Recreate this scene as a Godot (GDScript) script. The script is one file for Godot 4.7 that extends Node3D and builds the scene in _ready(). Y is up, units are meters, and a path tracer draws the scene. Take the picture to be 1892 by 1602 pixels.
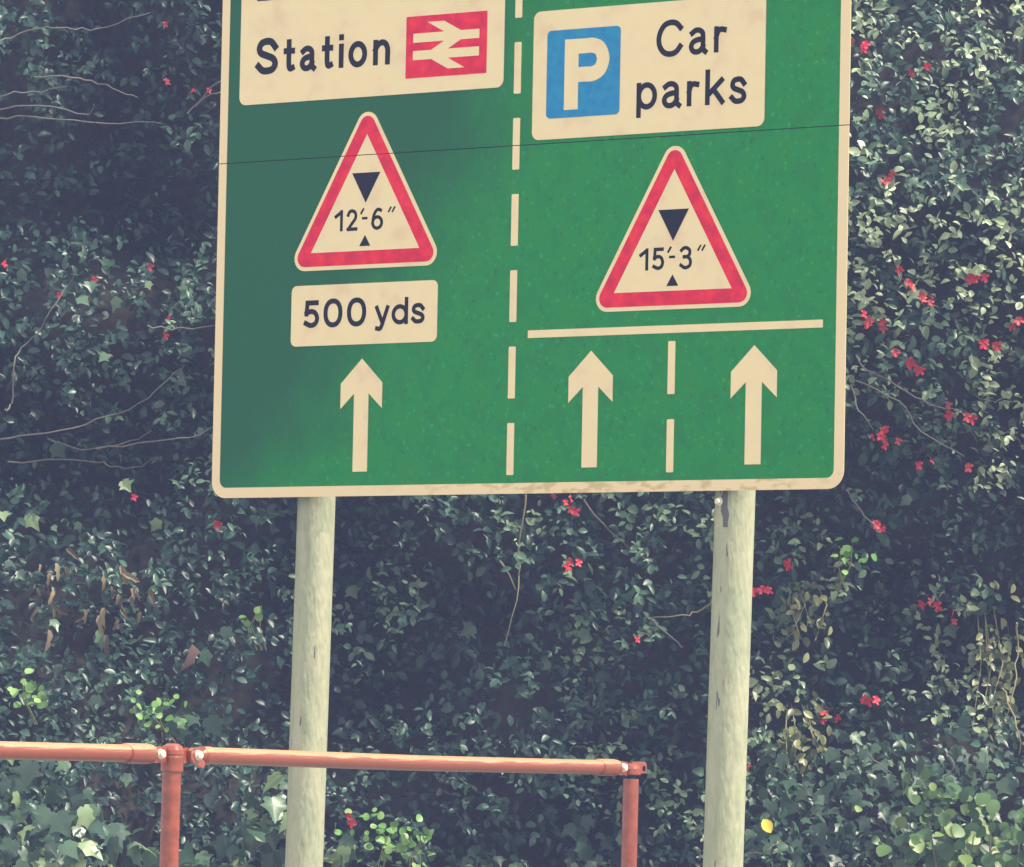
extends Node3D
# A tall green direction sign on two grey posts, a red-brown tube railing in front of it and an overgrown flowering hedge behind.

const EYE := 1.2
const SU := Vector3(0.815953, 0, 0.578118)     # along the sign face
const SN := Vector3(-0.578118, 0, 0.815953)    # out of the sign face
const SEAM := 3.403

var rng := RandomNumberGenerator.new()
var n1 := FastNoiseLite.new()
var n2 := FastNoiseLite.new()
var n3 := FastNoiseLite.new()
var used := {}
var M := {}


func _ready():
	# ---------------------------------------------------------------- camera, sky, sun, exposure
	var cam := Camera3D.new()
	cam.name = "camera"
	cam.fov = rad_to_deg(2.0 * atan(801.0 / 9646.3))
	cam.basis = Basis(Vector3.RIGHT, 0.0603047) * Basis(Vector3.BACK, 0.0193530)
	cam.position = Vector3(0, EYE, 0)
	cam.near = 0.1
	cam.far = 1000.0
	add_child(cam)
	cam.make_current()

	var env := Environment.new()
	env.background_mode = Environment.BG_SKY
	var psm := ProceduralSkyMaterial.new()
	psm.sky_top_color = Color(0.90, 0.90, 0.86)
	psm.sky_horizon_color = Color(0.98, 0.93, 0.83)
	psm.sky_curve = 0.25
	psm.ground_bottom_color = Color(0.30, 0.29, 0.27)
	psm.ground_horizon_color = Color(0.55, 0.53, 0.49)
	psm.sun_angle_max = 40.0
	psm.energy_multiplier = 0.7
	var sky := Sky.new()
	sky.sky_material = psm
	env.sky = sky
	env.tonemap_mode = Environment.TONE_MAPPER_LINEAR
	env.tonemap_exposure = 2.6
	env.sdfgi_enabled = true
	env.ssao_enabled = true
	env.ssil_enabled = true
	env.fog_enabled = true                       # thin cool haze added only to lift the dark tones
	env.fog_light_color = Color(0.64, 0.71, 0.98)
	env.fog_density = 0.0052
	var we := WorldEnvironment.new()
	we.name = "world_environment"
	we.environment = env
	add_child(we)

	var sun := DirectionalLight3D.new()
	sun.name = "sun"
	sun.light_color = Color(1.0, 0.95, 0.86)
	sun.light_energy = 0.8
	sun.light_angular_distance = 4.0
	sun.shadow_enabled = true
	add_child(sun)
	sun.look_at_from_position(Vector3.ZERO, -Vector3(0.64, 0.80, 0.24), Vector3.UP)

	rng.seed = 4711
	n1.seed = 3; n1.frequency = 0.55; n1.fractal_octaves = 2
	n2.seed = 8; n2.frequency = 1.7; n2.fractal_octaves = 2
	n3.seed = 21; n3.frequency = 0.9; n3.fractal_octaves = 3
	make_materials()
	build_ground()
	build_sign()
	build_rail()
	build_hedge()


# ==================================================================== helpers
func numbered(called: String) -> String:
	if not used.has(called):
		used[called] = 0
		return called
	used[called] += 1
	return "%s_%03d" % [called, used[called]]


func thing(called: String, label: String, category: String, group := "") -> Node3D:
	var o := Node3D.new()
	o.name = numbered(called)
	add_child(o)
	o.set_meta("label", label)
	o.set_meta("category", category)
	if group != "":
		o.set_meta("group", group)
	return o


func part(called: String, mesh: Mesh, mat: Material, parent: Node, stuff := false) -> MeshInstance3D:
	var o := MeshInstance3D.new()
	var k := "%d/%s" % [parent.get_instance_id(), called]
	if used.has(k):
		used[k] += 1
		o.name = "%s_%03d" % [called, used[k]]
	else:
		used[k] = 0
		o.name = called
	o.mesh = mesh
	if mat:
		o.material_override = mat
	if stuff:
		o.set_meta("kind", "stuff")
	parent.add_child(o, true)
	return o


func begin() -> SurfaceTool:
	var st := SurfaceTool.new()
	st.begin(Mesh.PRIMITIVE_TRIANGLES)
	return st


func tri(st: SurfaceTool, a: Vector3, b: Vector3, c: Vector3, n: Vector3):
	if (b - a).cross(c - a).dot(n) > 0.0:      # front faces run clockwise
		var t := b
		b = c
		c = t
	for p in [a, b, c]:
		st.set_normal(n)
		st.set_uv(Vector2((p.x + 1.45) / 2.9, (4.7 - p.y) / 2.8))
		st.add_vertex(p)


func quad(st: SurfaceTool, a: Vector3, b: Vector3, c: Vector3, d: Vector3, n: Vector3):
	tri(st, a, b, c, n)
	tri(st, a, c, d, n)


# a flat piece cut from sheet: outline in the plane of the sign, from depth z0 to z1, cut in two where the two panels of the sign meet
func sheet(st: SurfaceTool, poly: PackedVector2Array, z0: float, z1: float):
	var lo := 1e9
	var hi := -1e9
	for p in poly:
		lo = minf(lo, p.y)
		hi = maxf(hi, p.y)
	if lo < SEAM - 0.01 and hi > SEAM + 0.01:
		var below := PackedVector2Array([Vector2(-5, -5), Vector2(5, -5), Vector2(5, SEAM - 0.0016), Vector2(-5, SEAM - 0.0016)])
		var above := PackedVector2Array([Vector2(-5, SEAM + 0.0016), Vector2(5, SEAM + 0.0016), Vector2(5, 9), Vector2(-5, 9)])
		for half in [below, above]:
			for q in Geometry2D.intersect_polygons(poly, half):
				sheet_piece(st, q, z0, z1)
	else:
		sheet_piece(st, poly, z0, z1)


func sheet_piece(st: SurfaceTool, poly: PackedVector2Array, z0: float, z1: float):
	var idx := Geometry2D.triangulate_polygon(poly)
	for i in range(0, idx.size(), 3):
		var a := poly[idx[i]]
		var b := poly[idx[i + 1]]
		var c := poly[idx[i + 2]]
		tri(st, Vector3(a.x, a.y, z1), Vector3(b.x, b.y, z1), Vector3(c.x, c.y, z1), Vector3.BACK)
		tri(st, Vector3(a.x, a.y, z0), Vector3(b.x, b.y, z0), Vector3(c.x, c.y, z0), Vector3.FORWARD)
	var s := 1.0 if not Geometry2D.is_polygon_clockwise(poly) else -1.0
	for i in poly.size():
		var a := poly[i]
		var b := poly[(i + 1) % poly.size()]
		var n := Vector3(b.y - a.y, a.x - b.x, 0).normalized() * s
		quad(st, Vector3(a.x, a.y, z0), Vector3(b.x, b.y, z0), Vector3(b.x, b.y, z1), Vector3(a.x, a.y, z1), n)


func rrect(x0: float, y0: float, x1: float, y1: float, r: float) -> PackedVector2Array:
	var p := PackedVector2Array()
	var cs := [Vector2(x1 - r, y0 + r), Vector2(x1 - r, y1 - r), Vector2(x0 + r, y1 - r), Vector2(x0 + r, y0 + r)]
	for k in 4:
		for i in 7:
			var a := -PI / 2 + k * PI / 2 + i * PI / 12
			p.append(cs[k] + Vector2(cos(a), sin(a)) * r)
	return p


# corners rounded by r
func rounded(c: Array, r: float) -> PackedVector2Array:
	var out := PackedVector2Array()
	var n := c.size()
	for i in n:
		var a: Vector2 = c[(i + n - 1) % n]
		var b: Vector2 = c[i]
		var d: Vector2 = c[(i + 1) % n]
		var u := (a - b).normalized()
		var v := (d - b).normalized()
		var half := acos(clampf(u.dot(v), -1, 1)) / 2
		var m := (u + v).normalized()
		var ctr := b + m * (r / sin(half))
		var s0 := (b + u * (r / tan(half))) - ctr
		var s1 := (b + v * (r / tan(half))) - ctr
		var turn := s0.angle_to(s1)
		for k in 9:
			out.append(ctr + s0.rotated(turn * k / 8.0))
	return out


func grown(c: Array, by: float) -> Array:
	var out := []
	var n := c.size()
	for i in n:
		var a: Vector2 = c[(i + n - 1) % n]
		var b: Vector2 = c[i]
		var d: Vector2 = c[(i + 1) % n]
		var u := (a - b).normalized()
		var v := (d - b).normalized()
		var half := acos(clampf(u.dot(v), -1, 1)) / 2
		out.append(b - (u + v).normalized() * by / sin(half))
	return out


# a brush stroke of even width along a line
func stroke(st: SurfaceTool, pts: PackedVector2Array, w: float, z: float, closed := false):
	var n := pts.size()
	if n < 2:
		return
	var L := []
	var R := []
	for i in n:
		var prev := pts[(i + n - 1) % n] if (closed or i > 0) else pts[i]
		var next := pts[(i + 1) % n] if (closed or i < n - 1) else pts[i]
		var d0 := (pts[i] - prev).normalized()
		var d1 := (next - pts[i]).normalized()
		if d0 == Vector2.ZERO: d0 = d1
		if d1 == Vector2.ZERO: d1 = d0
		var t := (d0 + d1).normalized()
		var m := Vector2(-t.y, t.x)
		var k := 1.0 / maxf(0.45, m.dot(Vector2(-d0.y, d0.x)))
		var e := Vector2.ZERO
		if not closed and i == 0: e = -d1 * w * 0.5
		if not closed and i == n - 1: e = d0 * w * 0.5
		L.append(pts[i] + m * w * 0.5 * k + e)
		R.append(pts[i] - m * w * 0.5 * k + e)
	for i in (n if closed else n - 1):
		var j: int = (i + 1) % n
		quad(st, Vector3(L[i].x, L[i].y, z), Vector3(R[i].x, R[i].y, z), Vector3(R[j].x, R[j].y, z), Vector3(L[j].x, L[j].y, z), Vector3.BACK)


func smooth(p: Array, steps := 6) -> PackedVector2Array:
	var out := PackedVector2Array()
	for i in p.size() - 1:
		var a: Vector2 = p[maxi(i - 1, 0)]
		var b: Vector2 = p[i]
		var c: Vector2 = p[i + 1]
		var d: Vector2 = p[mini(i + 2, p.size() - 1)]
		for k in steps:
			out.append(b.cubic_interpolate(c, a, d, k / float(steps)))
	out.append(p[p.size() - 1])
	return out


func V(a: Array) -> Array:
	var out := []
	for i in range(0, a.size(), 2):
		out.append(Vector2(a[i], a[i + 1]))
	return out


func ring(cx: float, cy: float, rx: float, ry: float, sq := 1.0) -> PackedVector2Array:
	var out := PackedVector2Array()
	for i in 28:
		var a := TAU * i / 28.0
		var c := cos(a)
		var s := sin(a)
		out.append(Vector2(cx + rx * signf(c) * pow(absf(c), sq), cy + ry * signf(s) * pow(absf(s), sq)))
	return out


# one character: centre lines in a unit box; "s" curved, "l" straight, "o" closed
func glyph(ch: String) -> Array:
	match ch:
		"S", "s": return [["s", [0.95, 0.80, 0.74, 0.965, 0.48, 1.0, 0.18, 0.94, 0.06, 0.76, 0.16, 0.61, 0.5, 0.51, 0.84, 0.405, 0.97, 0.22, 0.82, 0.05, 0.5, 0.0, 0.24, 0.03, 0.02, 0.17]]]
		"t": return [["s", [0.42, 1.0, 0.42, 0.6, 0.42, 0.22, 0.5, 0.05, 0.7, 0.0, 0.96, 0.03]], ["l", [0.0, 0.67, 0.95, 0.67]]]
		"a": return [["s", [0.08, 0.87, 0.3, 0.98, 0.56, 0.985, 0.78, 0.87, 0.83, 0.68, 0.83, 0.3, 0.86, 0.1, 0.99, 0.0]], ["s", [0.83, 0.56, 0.5, 0.56, 0.16, 0.46, 0.02, 0.26, 0.14, 0.06, 0.4, 0.0, 0.66, 0.07, 0.83, 0.25]]]
		"i": return [["l", [0.5, 0.0, 0.5, 0.66]], ["l", [0.5, 1.0, 0.5, 1.001]]]
		"o": return [["o", ring(0.5, 0.5, 0.5, 0.5)]]
		"0": return [["o", ring(0.5, 0.5, 0.5, 0.5, 0.9)]]
		"n": return [["l", [0.0, 0.0, 0.0, 1.0]], ["s", [0.0, 0.66, 0.22, 0.9, 0.55, 1.0, 0.85, 0.9, 1.0, 0.62, 1.0, 0.3, 1.0, 0.0]]]
		"C": return [["s", [0.98, 0.82, 0.8, 0.96, 0.55, 1.0, 0.27, 0.93, 0.07, 0.72, 0.0, 0.47, 0.07, 0.23, 0.27, 0.05, 0.55, 0.0, 0.8, 0.06, 0.98, 0.22]]]
		"r": return [["l", [0.0, 0.0, 0.0, 1.0]], ["s", [0.0, 0.62, 0.22, 0.88, 0.55, 0.98, 1.0, 0.95]]]
		"p": return [["l", [0.0, 0.0, 0.0, 1.0]], ["o", ring(0.5, 0.635, 0.5, 0.37)]]
		"k": return [["l", [0.0, 0.0, 0.0, 1.0]], ["l", [0.1, 0.27, 0.93, 0.71]], ["l", [0.4, 0.42, 0.98, 0.0]]]
		"d": return [["l", [1.0, 0.0, 1.0, 1.0]], ["o", ring(0.5, 0.345, 0.5, 0.35)]]
		"y": return [["l", [0.02, 1.0, 0.54, 0.28]], ["s", [1.0, 1.0, 0.62, 0.36, 0.46, 0.1, 0.3, 0.0, 0.06, 0.02]]]
		"1": return [["l", [1.0, 0.0, 1.0, 1.0]], ["l", [0.0, 0.74, 0.9, 0.96]]]
		"2": return [["s", [0.04, 0.78, 0.2, 0.95, 0.5, 1.0, 0.82, 0.93, 0.95, 0.74, 0.84, 0.53, 0.4, 0.24, 0.06, 0.0]], ["l", [0.04, 0.0, 1.0, 0.0]]]
		"5": return [["l", [0.92, 1.0, 0.14, 1.0, 0.08, 0.52]], ["s", [0.08, 0.54, 0.45, 0.62, 0.8, 0.55, 0.98, 0.32, 0.84, 0.08, 0.45, 0.0, 0.03, 0.1]]]
		"6": return [["s", [0.86, 0.95, 0.62, 1.0, 0.35, 0.92, 0.1, 0.66, 0.0, 0.3]], ["o", ring(0.5, 0.3, 0.5, 0.3)]]
		"3": return [["s", [0.06, 0.88, 0.3, 0.99, 0.6, 0.99, 0.88, 0.87, 0.88, 0.67, 0.68, 0.56, 0.34, 0.54]], ["s", [0.4, 0.545, 0.72, 0.52, 0.96, 0.36, 0.94, 0.12, 0.65, 0.0, 0.34, 0.0, 0.02, 0.12]]]
		"B": return [["l", [0.0, 0.0, 0.0, 1.0]], ["s", [0.0, 1.0, 0.6, 1.0, 0.9, 0.9, 0.9, 0.62, 0.6, 0.53, 0.0, 0.53]], ["s", [0.0, 0.53, 0.62, 0.53, 0.98, 0.42, 0.98, 0.12, 0.62, 0.0, 0.0, 0.0]]]
		"'": return [["l", [0.0, 0.0, 1.0, 1.0]]]
		"-": return [["l", [0.0, 0.5, 1.0, 0.5]]]
	return []


# draws a character so that its ink fills the box
func letter(parent: Node, ch: String, x0: float, y0: float, x1: float, y1: float, w: float, z: float):
	var st := begin()
	var k := 0
	for s in glyph(ch):
		var line: PackedVector2Array
		if s[0] == "o": line = s[1]
		elif s[0] == "s": line = smooth(V(s[1]))
		else: line = PackedVector2Array(V(s[1]))
		var pts := PackedVector2Array()
		for p in line:
			pts.append(Vector2(x0 + w / 2 + p.x * maxf(x1 - x0 - w, 0.0), y0 + w / 2 + p.y * (y1 - y0 - w)))
		stroke(st, pts, w, z + 0.0003 * k, s[0] == "o")
		k += 1
	var called := "letter"
	if ch in ["0", "1", "2", "3", "5", "6"]: called = "digit"
	elif ch == "-": called = "hyphen"
	elif ch == "'": called = "prime_mark"
	part(called, st.commit(), M.black, parent)


func tube(st: SurfaceTool, pts: Array, r0: float, r1: float, sides := 6, caps := true, vscale := 1.0):
	var n := pts.size()
	var rings := []
	var up := Vector3.UP
	var run := 0.0
	for i in n:
		var a: Vector3 = pts[maxi(i - 1, 0)]
		var b: Vector3 = pts[mini(i + 1, n - 1)]
		var d := (b - a).normalized()
		if absf(d.dot(up)) > 0.95: up = Vector3.RIGHT if absf(d.x) < 0.9 else Vector3.BACK
		var x := up.cross(d).normalized()
		var y := d.cross(x).normalized()
		var r := lerpf(r0, r1, i / float(maxi(n - 1, 1)))
		if i > 0: run += (pts[i] - pts[i - 1]).length()
		var row := []
		for k in sides + 1:
			var t := TAU * k / sides
			var nn := x * cos(t) + y * sin(t)
			row.append([pts[i] + nn * r, nn, Vector2(k / float(sides), run * vscale)])
		rings.append(row)
	for i in n - 1:
		for k in sides:
			var q := [rings[i][k], rings[i][k + 1], rings[i + 1][k + 1], rings[i + 1][k]]
			for j in [0, 2, 1, 0, 3, 2]:
				st.set_normal(q[j][1]); st.set_uv(q[j][2]); st.add_vertex(q[j][0])
	if caps:
		for e in [0, n - 1]:
			var d: Vector3 = (pts[0] - pts[1]) if e == 0 else (pts[n - 1] - pts[n - 2])
			d = d.normalized()
			for k in range(1, sides - 1):
				tri(st, rings[e][0][0], rings[e][k][0], rings[e][k + 1][0], d)


# a turned shape: profile of Vector2(radius, along) round the axis from o in direction d
func lathe(st: SurfaceTool, o: Vector3, d: Vector3, prof: Array, sides := 20):
	d = d.normalized()
	var x := (Vector3.UP if absf(d.y) < 0.9 else Vector3.RIGHT).cross(d).normalized()
	var y := d.cross(x)
	for i in prof.size() - 1:
		var a: Vector2 = prof[i]
		var b: Vector2 = prof[i + 1]
		var sl := Vector2(b.y - a.y, a.x - b.x).normalized()
		for k in sides:
			var q := []
			for c in [[a, k], [a, k + 1], [b, k + 1], [b, k]]:
				var t: float = TAU * c[1] / sides
				var rad := x * cos(t) + y * sin(t)
				q.append([o + rad * c[0].x + d * c[0].y, rad * sl.x + d * sl.y, Vector2(c[1] / float(sides), c[0].y)])
			for j in [0, 2, 1, 0, 3, 2]:
				st.set_normal(q[j][1]); st.set_uv(q[j][2]); st.add_vertex(q[j][0])


func box(st: SurfaceTool, lo: Vector3, hi: Vector3):
	var c := [Vector3(lo.x, lo.y, lo.z), Vector3(hi.x, lo.y, lo.z), Vector3(hi.x, hi.y, lo.z), Vector3(lo.x, hi.y, lo.z), Vector3(lo.x, lo.y, hi.z), Vector3(hi.x, lo.y, hi.z), Vector3(hi.x, hi.y, hi.z), Vector3(lo.x, hi.y, hi.z)]
	quad(st, c[0], c[1], c[2], c[3], Vector3.FORWARD); quad(st, c[4], c[5], c[6], c[7], Vector3.BACK)
	quad(st, c[0], c[3], c[7], c[4], Vector3.LEFT); quad(st, c[1], c[2], c[6], c[5], Vector3.RIGHT)
	quad(st, c[0], c[1], c[5], c[4], Vector3.DOWN); quad(st, c[3], c[2], c[6], c[7], Vector3.UP)


# ==================================================================== materials
func lin(r: float, g: float, b: float) -> Color:
	return Color(r, g, b).linear_to_srgb()


func mat(c: Color, rough := 0.6, spec := 0.5) -> StandardMaterial3D:
	var m := StandardMaterial3D.new()
	m.albedo_color = c
	m.roughness = rough
	m.metallic_specular = spec
	return m


func noise_tex(cols: Array, offs: Array, freq: float, seed_: int, w := 512, h := 512, oct := 4) -> NoiseTexture2D:
	var t := NoiseTexture2D.new()
	t.width = w
	t.height = h
	t.seamless = true
	var f := FastNoiseLite.new()
	f.seed = seed_
	f.frequency = freq
	f.fractal_octaves = oct
	t.noise = f
	var g := Gradient.new()
	g.offsets = PackedFloat32Array(offs)
	g.colors = PackedColorArray(cols)
	t.color_ramp = g
	return t


func bump_tex(freq: float, seed_: int, strength: float) -> NoiseTexture2D:
	var t := NoiseTexture2D.new()
	t.width = 512
	t.height = 512
	t.seamless = true
	t.as_normal_map = true
	t.bump_strength = strength
	var f := FastNoiseLite.new()
	f.seed = seed_
	f.frequency = freq
	f.fractal_octaves = 3
	t.noise = f
	return t


func green_face() -> StandardMaterial3D:
	# darker, smooth green on the left; brighter green with algae flecks over the rest
	var w := 870
	var h := 840
	var im := Image.create(w, h, false, Image.FORMAT_RGB8)
	var a := FastNoiseLite.new(); a.seed = 5; a.frequency = 0.011; a.fractal_octaves = 4
	var b := FastNoiseLite.new(); b.seed = 9; b.frequency = 0.12; b.fractal_octaves = 3
	var c := FastNoiseLite.new(); c.seed = 13; c.frequency = 0.03; c.fractal_octaves = 3
	for j in h:
		var y := 4.7 - 2.8 * (j + 0.5) / h
		var v := y - EYE
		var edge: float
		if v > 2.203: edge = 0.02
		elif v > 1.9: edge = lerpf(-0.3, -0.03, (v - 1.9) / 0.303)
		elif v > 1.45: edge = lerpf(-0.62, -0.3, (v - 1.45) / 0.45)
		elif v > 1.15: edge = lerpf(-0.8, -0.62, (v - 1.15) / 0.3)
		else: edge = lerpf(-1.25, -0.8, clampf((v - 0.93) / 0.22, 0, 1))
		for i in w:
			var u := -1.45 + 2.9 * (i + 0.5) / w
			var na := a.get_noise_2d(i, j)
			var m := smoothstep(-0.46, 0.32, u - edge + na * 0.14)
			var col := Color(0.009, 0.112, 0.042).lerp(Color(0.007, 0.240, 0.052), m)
			var sc := c.get_noise_2d(i * 0.9, j * 0.7)
			col = col.lerp(Color(0.018, 0.235, 0.032), clampf(sc * 1.6, 0, 0.55) * m)
			col = col.lerp(Color(0.010, 0.200, 0.044), clampf(-sc * 1.6, 0, 0.6) * m)
			var fl := b.get_noise_2d(i * 1.0, j * 0.75)
			if fl > 0.44: col = col.lerp(Color(0.04, 0.40, 0.13), minf((fl - 0.44) * 4.0, 0.7) * (m * 0.9 + 0.04))
			if fl < -0.47: col = col.lerp(Color(0.008, 0.07, 0.035), minf((-0.47 - fl) * 4.0, 0.5) * (m * 0.85 + 0.1))
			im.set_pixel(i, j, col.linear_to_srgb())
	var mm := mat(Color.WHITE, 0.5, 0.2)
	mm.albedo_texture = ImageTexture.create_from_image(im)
	mm.texture_repeat = false
	return mm


func border_face() -> StandardMaterial3D:
	# cream sheeting; grime has gathered along the lower edge only
	var w := 870
	var h := 840
	var im := Image.create(w, h, false, Image.FORMAT_RGB8)
	im.fill(Color(0.84, 0.69, 0.45).linear_to_srgb())
	var a := FastNoiseLite.new(); a.seed = 15; a.frequency = 0.035; a.fractal_octaves = 4
	for j in range(0, h):
		var v := 4.7 - 2.8 * (j + 0.5) / h - EYE
		if v > 0.985: continue
		for i in w:
			var u := -1.45 + 2.9 * (i + 0.5) / w
			var n := a.get_noise_2d(i, j * 2.2)
			var k := clampf((n - 0.02) * 3.0, 0, 1) * smoothstep(-0.9, 0.2, u) * (1.0 if u < 1.2 else 0.4)
			im.set_pixel(i, j, Color(0.84, 0.69, 0.45).lerp(Color(0.55, 0.43, 0.20), k * 0.75).linear_to_srgb())
	var mm := mat(Color.WHITE, 0.5, 0.25)
	mm.albedo_texture = ImageTexture.create_from_image(im)
	mm.texture_repeat = false
	return mm


func post_face(seed_: int, streak: float) -> StandardMaterial3D:
	# old galvanised steel: mottled lichen, scabs of lost coating running down one side
	var w := 256
	var h := 1024
	var im := Image.create(w, h, false, Image.FORMAT_RGB8)
	var a := FastNoiseLite.new(); a.seed = seed_; a.frequency = 0.02; a.fractal_octaves = 5
	var b := FastNoiseLite.new(); b.seed = seed_ + 4; b.frequency = 0.05; b.fractal_octaves = 3
	for j in h:
		for i in w:
			var t := TAU * i / w
			var x := cos(t) * 40.0
			var z := sin(t) * 40.0
			var y := j * 0.9
			var na := a.get_noise_3d(x, y * 0.2, z)
			var nb := b.get_noise_3d(x * 1.2, y * 0.22, z * 1.2)
			var col := Color(0.34, 0.385, 0.26).lerp(Color(0.43, 0.435, 0.30), clampf(na * 1.1 + 0.5, 0, 1))
			col = col.lerp(Color(0.20, 0.25, 0.165), clampf((nb - 0.15) * 1.4, 0, 0.3))
			if nb < -0.30: col = col.lerp(Color(0.42, 0.43, 0.34), 0.25)
			var around := absf(wrapf(t - 0.05, -PI, PI))
			if nb * 0.55 + na * 0.6 > 0.58 - streak * exp(-around * around * 6.0): col = Color(0.10, 0.11, 0.11)
			im.set_pixel(i, j, col.linear_to_srgb())
	var mm := mat(Color.WHITE, 0.62)
	mm.albedo_texture = ImageTexture.create_from_image(im)
	mm.normal_enabled = true
	mm.normal_texture = bump_tex(0.04, seed_, 3.0)
	mm.normal_scale = 0.5
	return mm


func make_materials():
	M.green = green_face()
	M.cream = mat(Color.WHITE, 0.5, 0.25)
	M.cream.albedo_texture = noise_tex([lin(0.78, 0.62, 0.39), lin(0.84, 0.70, 0.45), lin(0.86, 0.73, 0.45), lin(0.84, 0.69, 0.44)], [0.05, 0.3, 0.6, 0.9], 0.008, 2)
	M.cream.uv1_triplanar = true
	M.cream.uv1_scale = Vector3(1.1, 1.1, 1.1)
	M.stained = border_face()
	M.red = mat(Color.WHITE, 0.5, 0.2)
	M.red.albedo_texture = noise_tex([lin(0.62, 0.012, 0.05), lin(0.76, 0.014, 0.05), lin(0.84, 0.035, 0.05)], [0.2, 0.5, 0.85], 0.02, 12)
	M.red.uv1_triplanar = true
	M.red.uv1_scale = Vector3(1.3, 1.3, 1.3)
	M.blue = mat(Color.WHITE, 0.5, 0.2)
	M.blue.albedo_texture = noise_tex([lin(0.012, 0.22, 0.50), lin(0.013, 0.25, 0.54), lin(0.02, 0.275, 0.53)], [0.25, 0.5, 0.8], 0.03, 17)
	M.blue.uv1_triplanar = true
	M.blue.uv1_scale = Vector3(1.3, 1.3, 1.3)
	M.black = mat(lin(0.008, 0.009, 0.012), 0.6, 0.12)
	M.alu = mat(lin(0.42, 0.43, 0.42), 0.45)
	M.alu.metallic = 0.7
	M.paint = mat(Color.WHITE, 0.26, 0.7)
	M.paint.albedo_texture = noise_tex([lin(0.22, 0.042, 0.016), lin(0.285, 0.060, 0.024), lin(0.35, 0.075, 0.035)], [0.2, 0.5, 0.8], 0.02, 31)
	M.paint.uv1_triplanar = true
	M.paint.uv1_scale = Vector3(2, 2, 2)
	M.paint.normal_enabled = true
	M.paint.normal_texture = bump_tex(0.03, 5, 2.0)
	M.paint.normal_scale = 0.25
	# pale highlight painted along the upper side of rails and sleeves, plus dark chips
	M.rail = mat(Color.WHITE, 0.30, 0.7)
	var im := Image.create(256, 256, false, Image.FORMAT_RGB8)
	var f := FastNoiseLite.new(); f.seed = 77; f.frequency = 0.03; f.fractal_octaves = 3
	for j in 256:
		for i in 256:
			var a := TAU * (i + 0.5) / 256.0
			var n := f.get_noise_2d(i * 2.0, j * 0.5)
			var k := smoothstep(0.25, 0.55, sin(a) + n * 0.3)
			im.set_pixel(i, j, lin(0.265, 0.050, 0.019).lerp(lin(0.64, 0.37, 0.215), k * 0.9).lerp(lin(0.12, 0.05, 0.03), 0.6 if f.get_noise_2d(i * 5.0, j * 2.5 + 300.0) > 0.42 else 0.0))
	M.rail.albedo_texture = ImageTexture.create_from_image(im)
	M.zinc = mat(lin(0.85, 0.80, 0.66), 0.35, 0.7)
	M.bark = mat(Color.WHITE, 0.7)
	M.bark.albedo_texture = noise_tex([lin(0.07, 0.065, 0.06), lin(0.14, 0.135, 0.125), lin(0.22, 0.21, 0.18)], [0.2, 0.5, 0.8], 0.05, 41)
	M.bark.uv1_triplanar = true
	M.bark.uv1_scale = Vector3(6, 6, 6)
	M.straw = mat(lin(0.27, 0.255, 0.15), 0.7)
	M.shoot_stem = mat(lin(0.34, 0.38, 0.16), 0.5)
	M.ground = mat(Color.WHITE, 0.9)
	M.ground.albedo_texture = noise_tex([lin(0.14, 0.135, 0.12), lin(0.21, 0.20, 0.18), lin(0.28, 0.26, 0.23)], [0.2, 0.5, 0.8], 0.03, 51)
	M.ground.uv1_triplanar = true
	M.ground.uv1_scale = Vector3(0.7, 0.7, 0.7)
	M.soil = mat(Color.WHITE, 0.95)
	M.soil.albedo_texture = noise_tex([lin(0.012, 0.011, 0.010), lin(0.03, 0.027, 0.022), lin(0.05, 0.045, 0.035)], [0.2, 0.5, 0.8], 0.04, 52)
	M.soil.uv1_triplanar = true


func leaf_mat(c: Color, rough: float, through := 0.0) -> StandardMaterial3D:
	var m := mat(c, rough, 0.5)
	m.cull_mode = BaseMaterial3D.CULL_DISABLED
	if through > 0.0:
		m.backlight_enabled = true
		m.backlight = Color(through * 0.5, through, through * 0.25)
	return m


# ==================================================================== ground
func build_ground():
	var pm := PlaneMesh.new()
	pm.size = Vector2(400, 400)
	var g := part("ground", pm, M.ground, self)
	g.set_meta("kind", "structure")
	g.position = Vector3(0, 0, -20)


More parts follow.
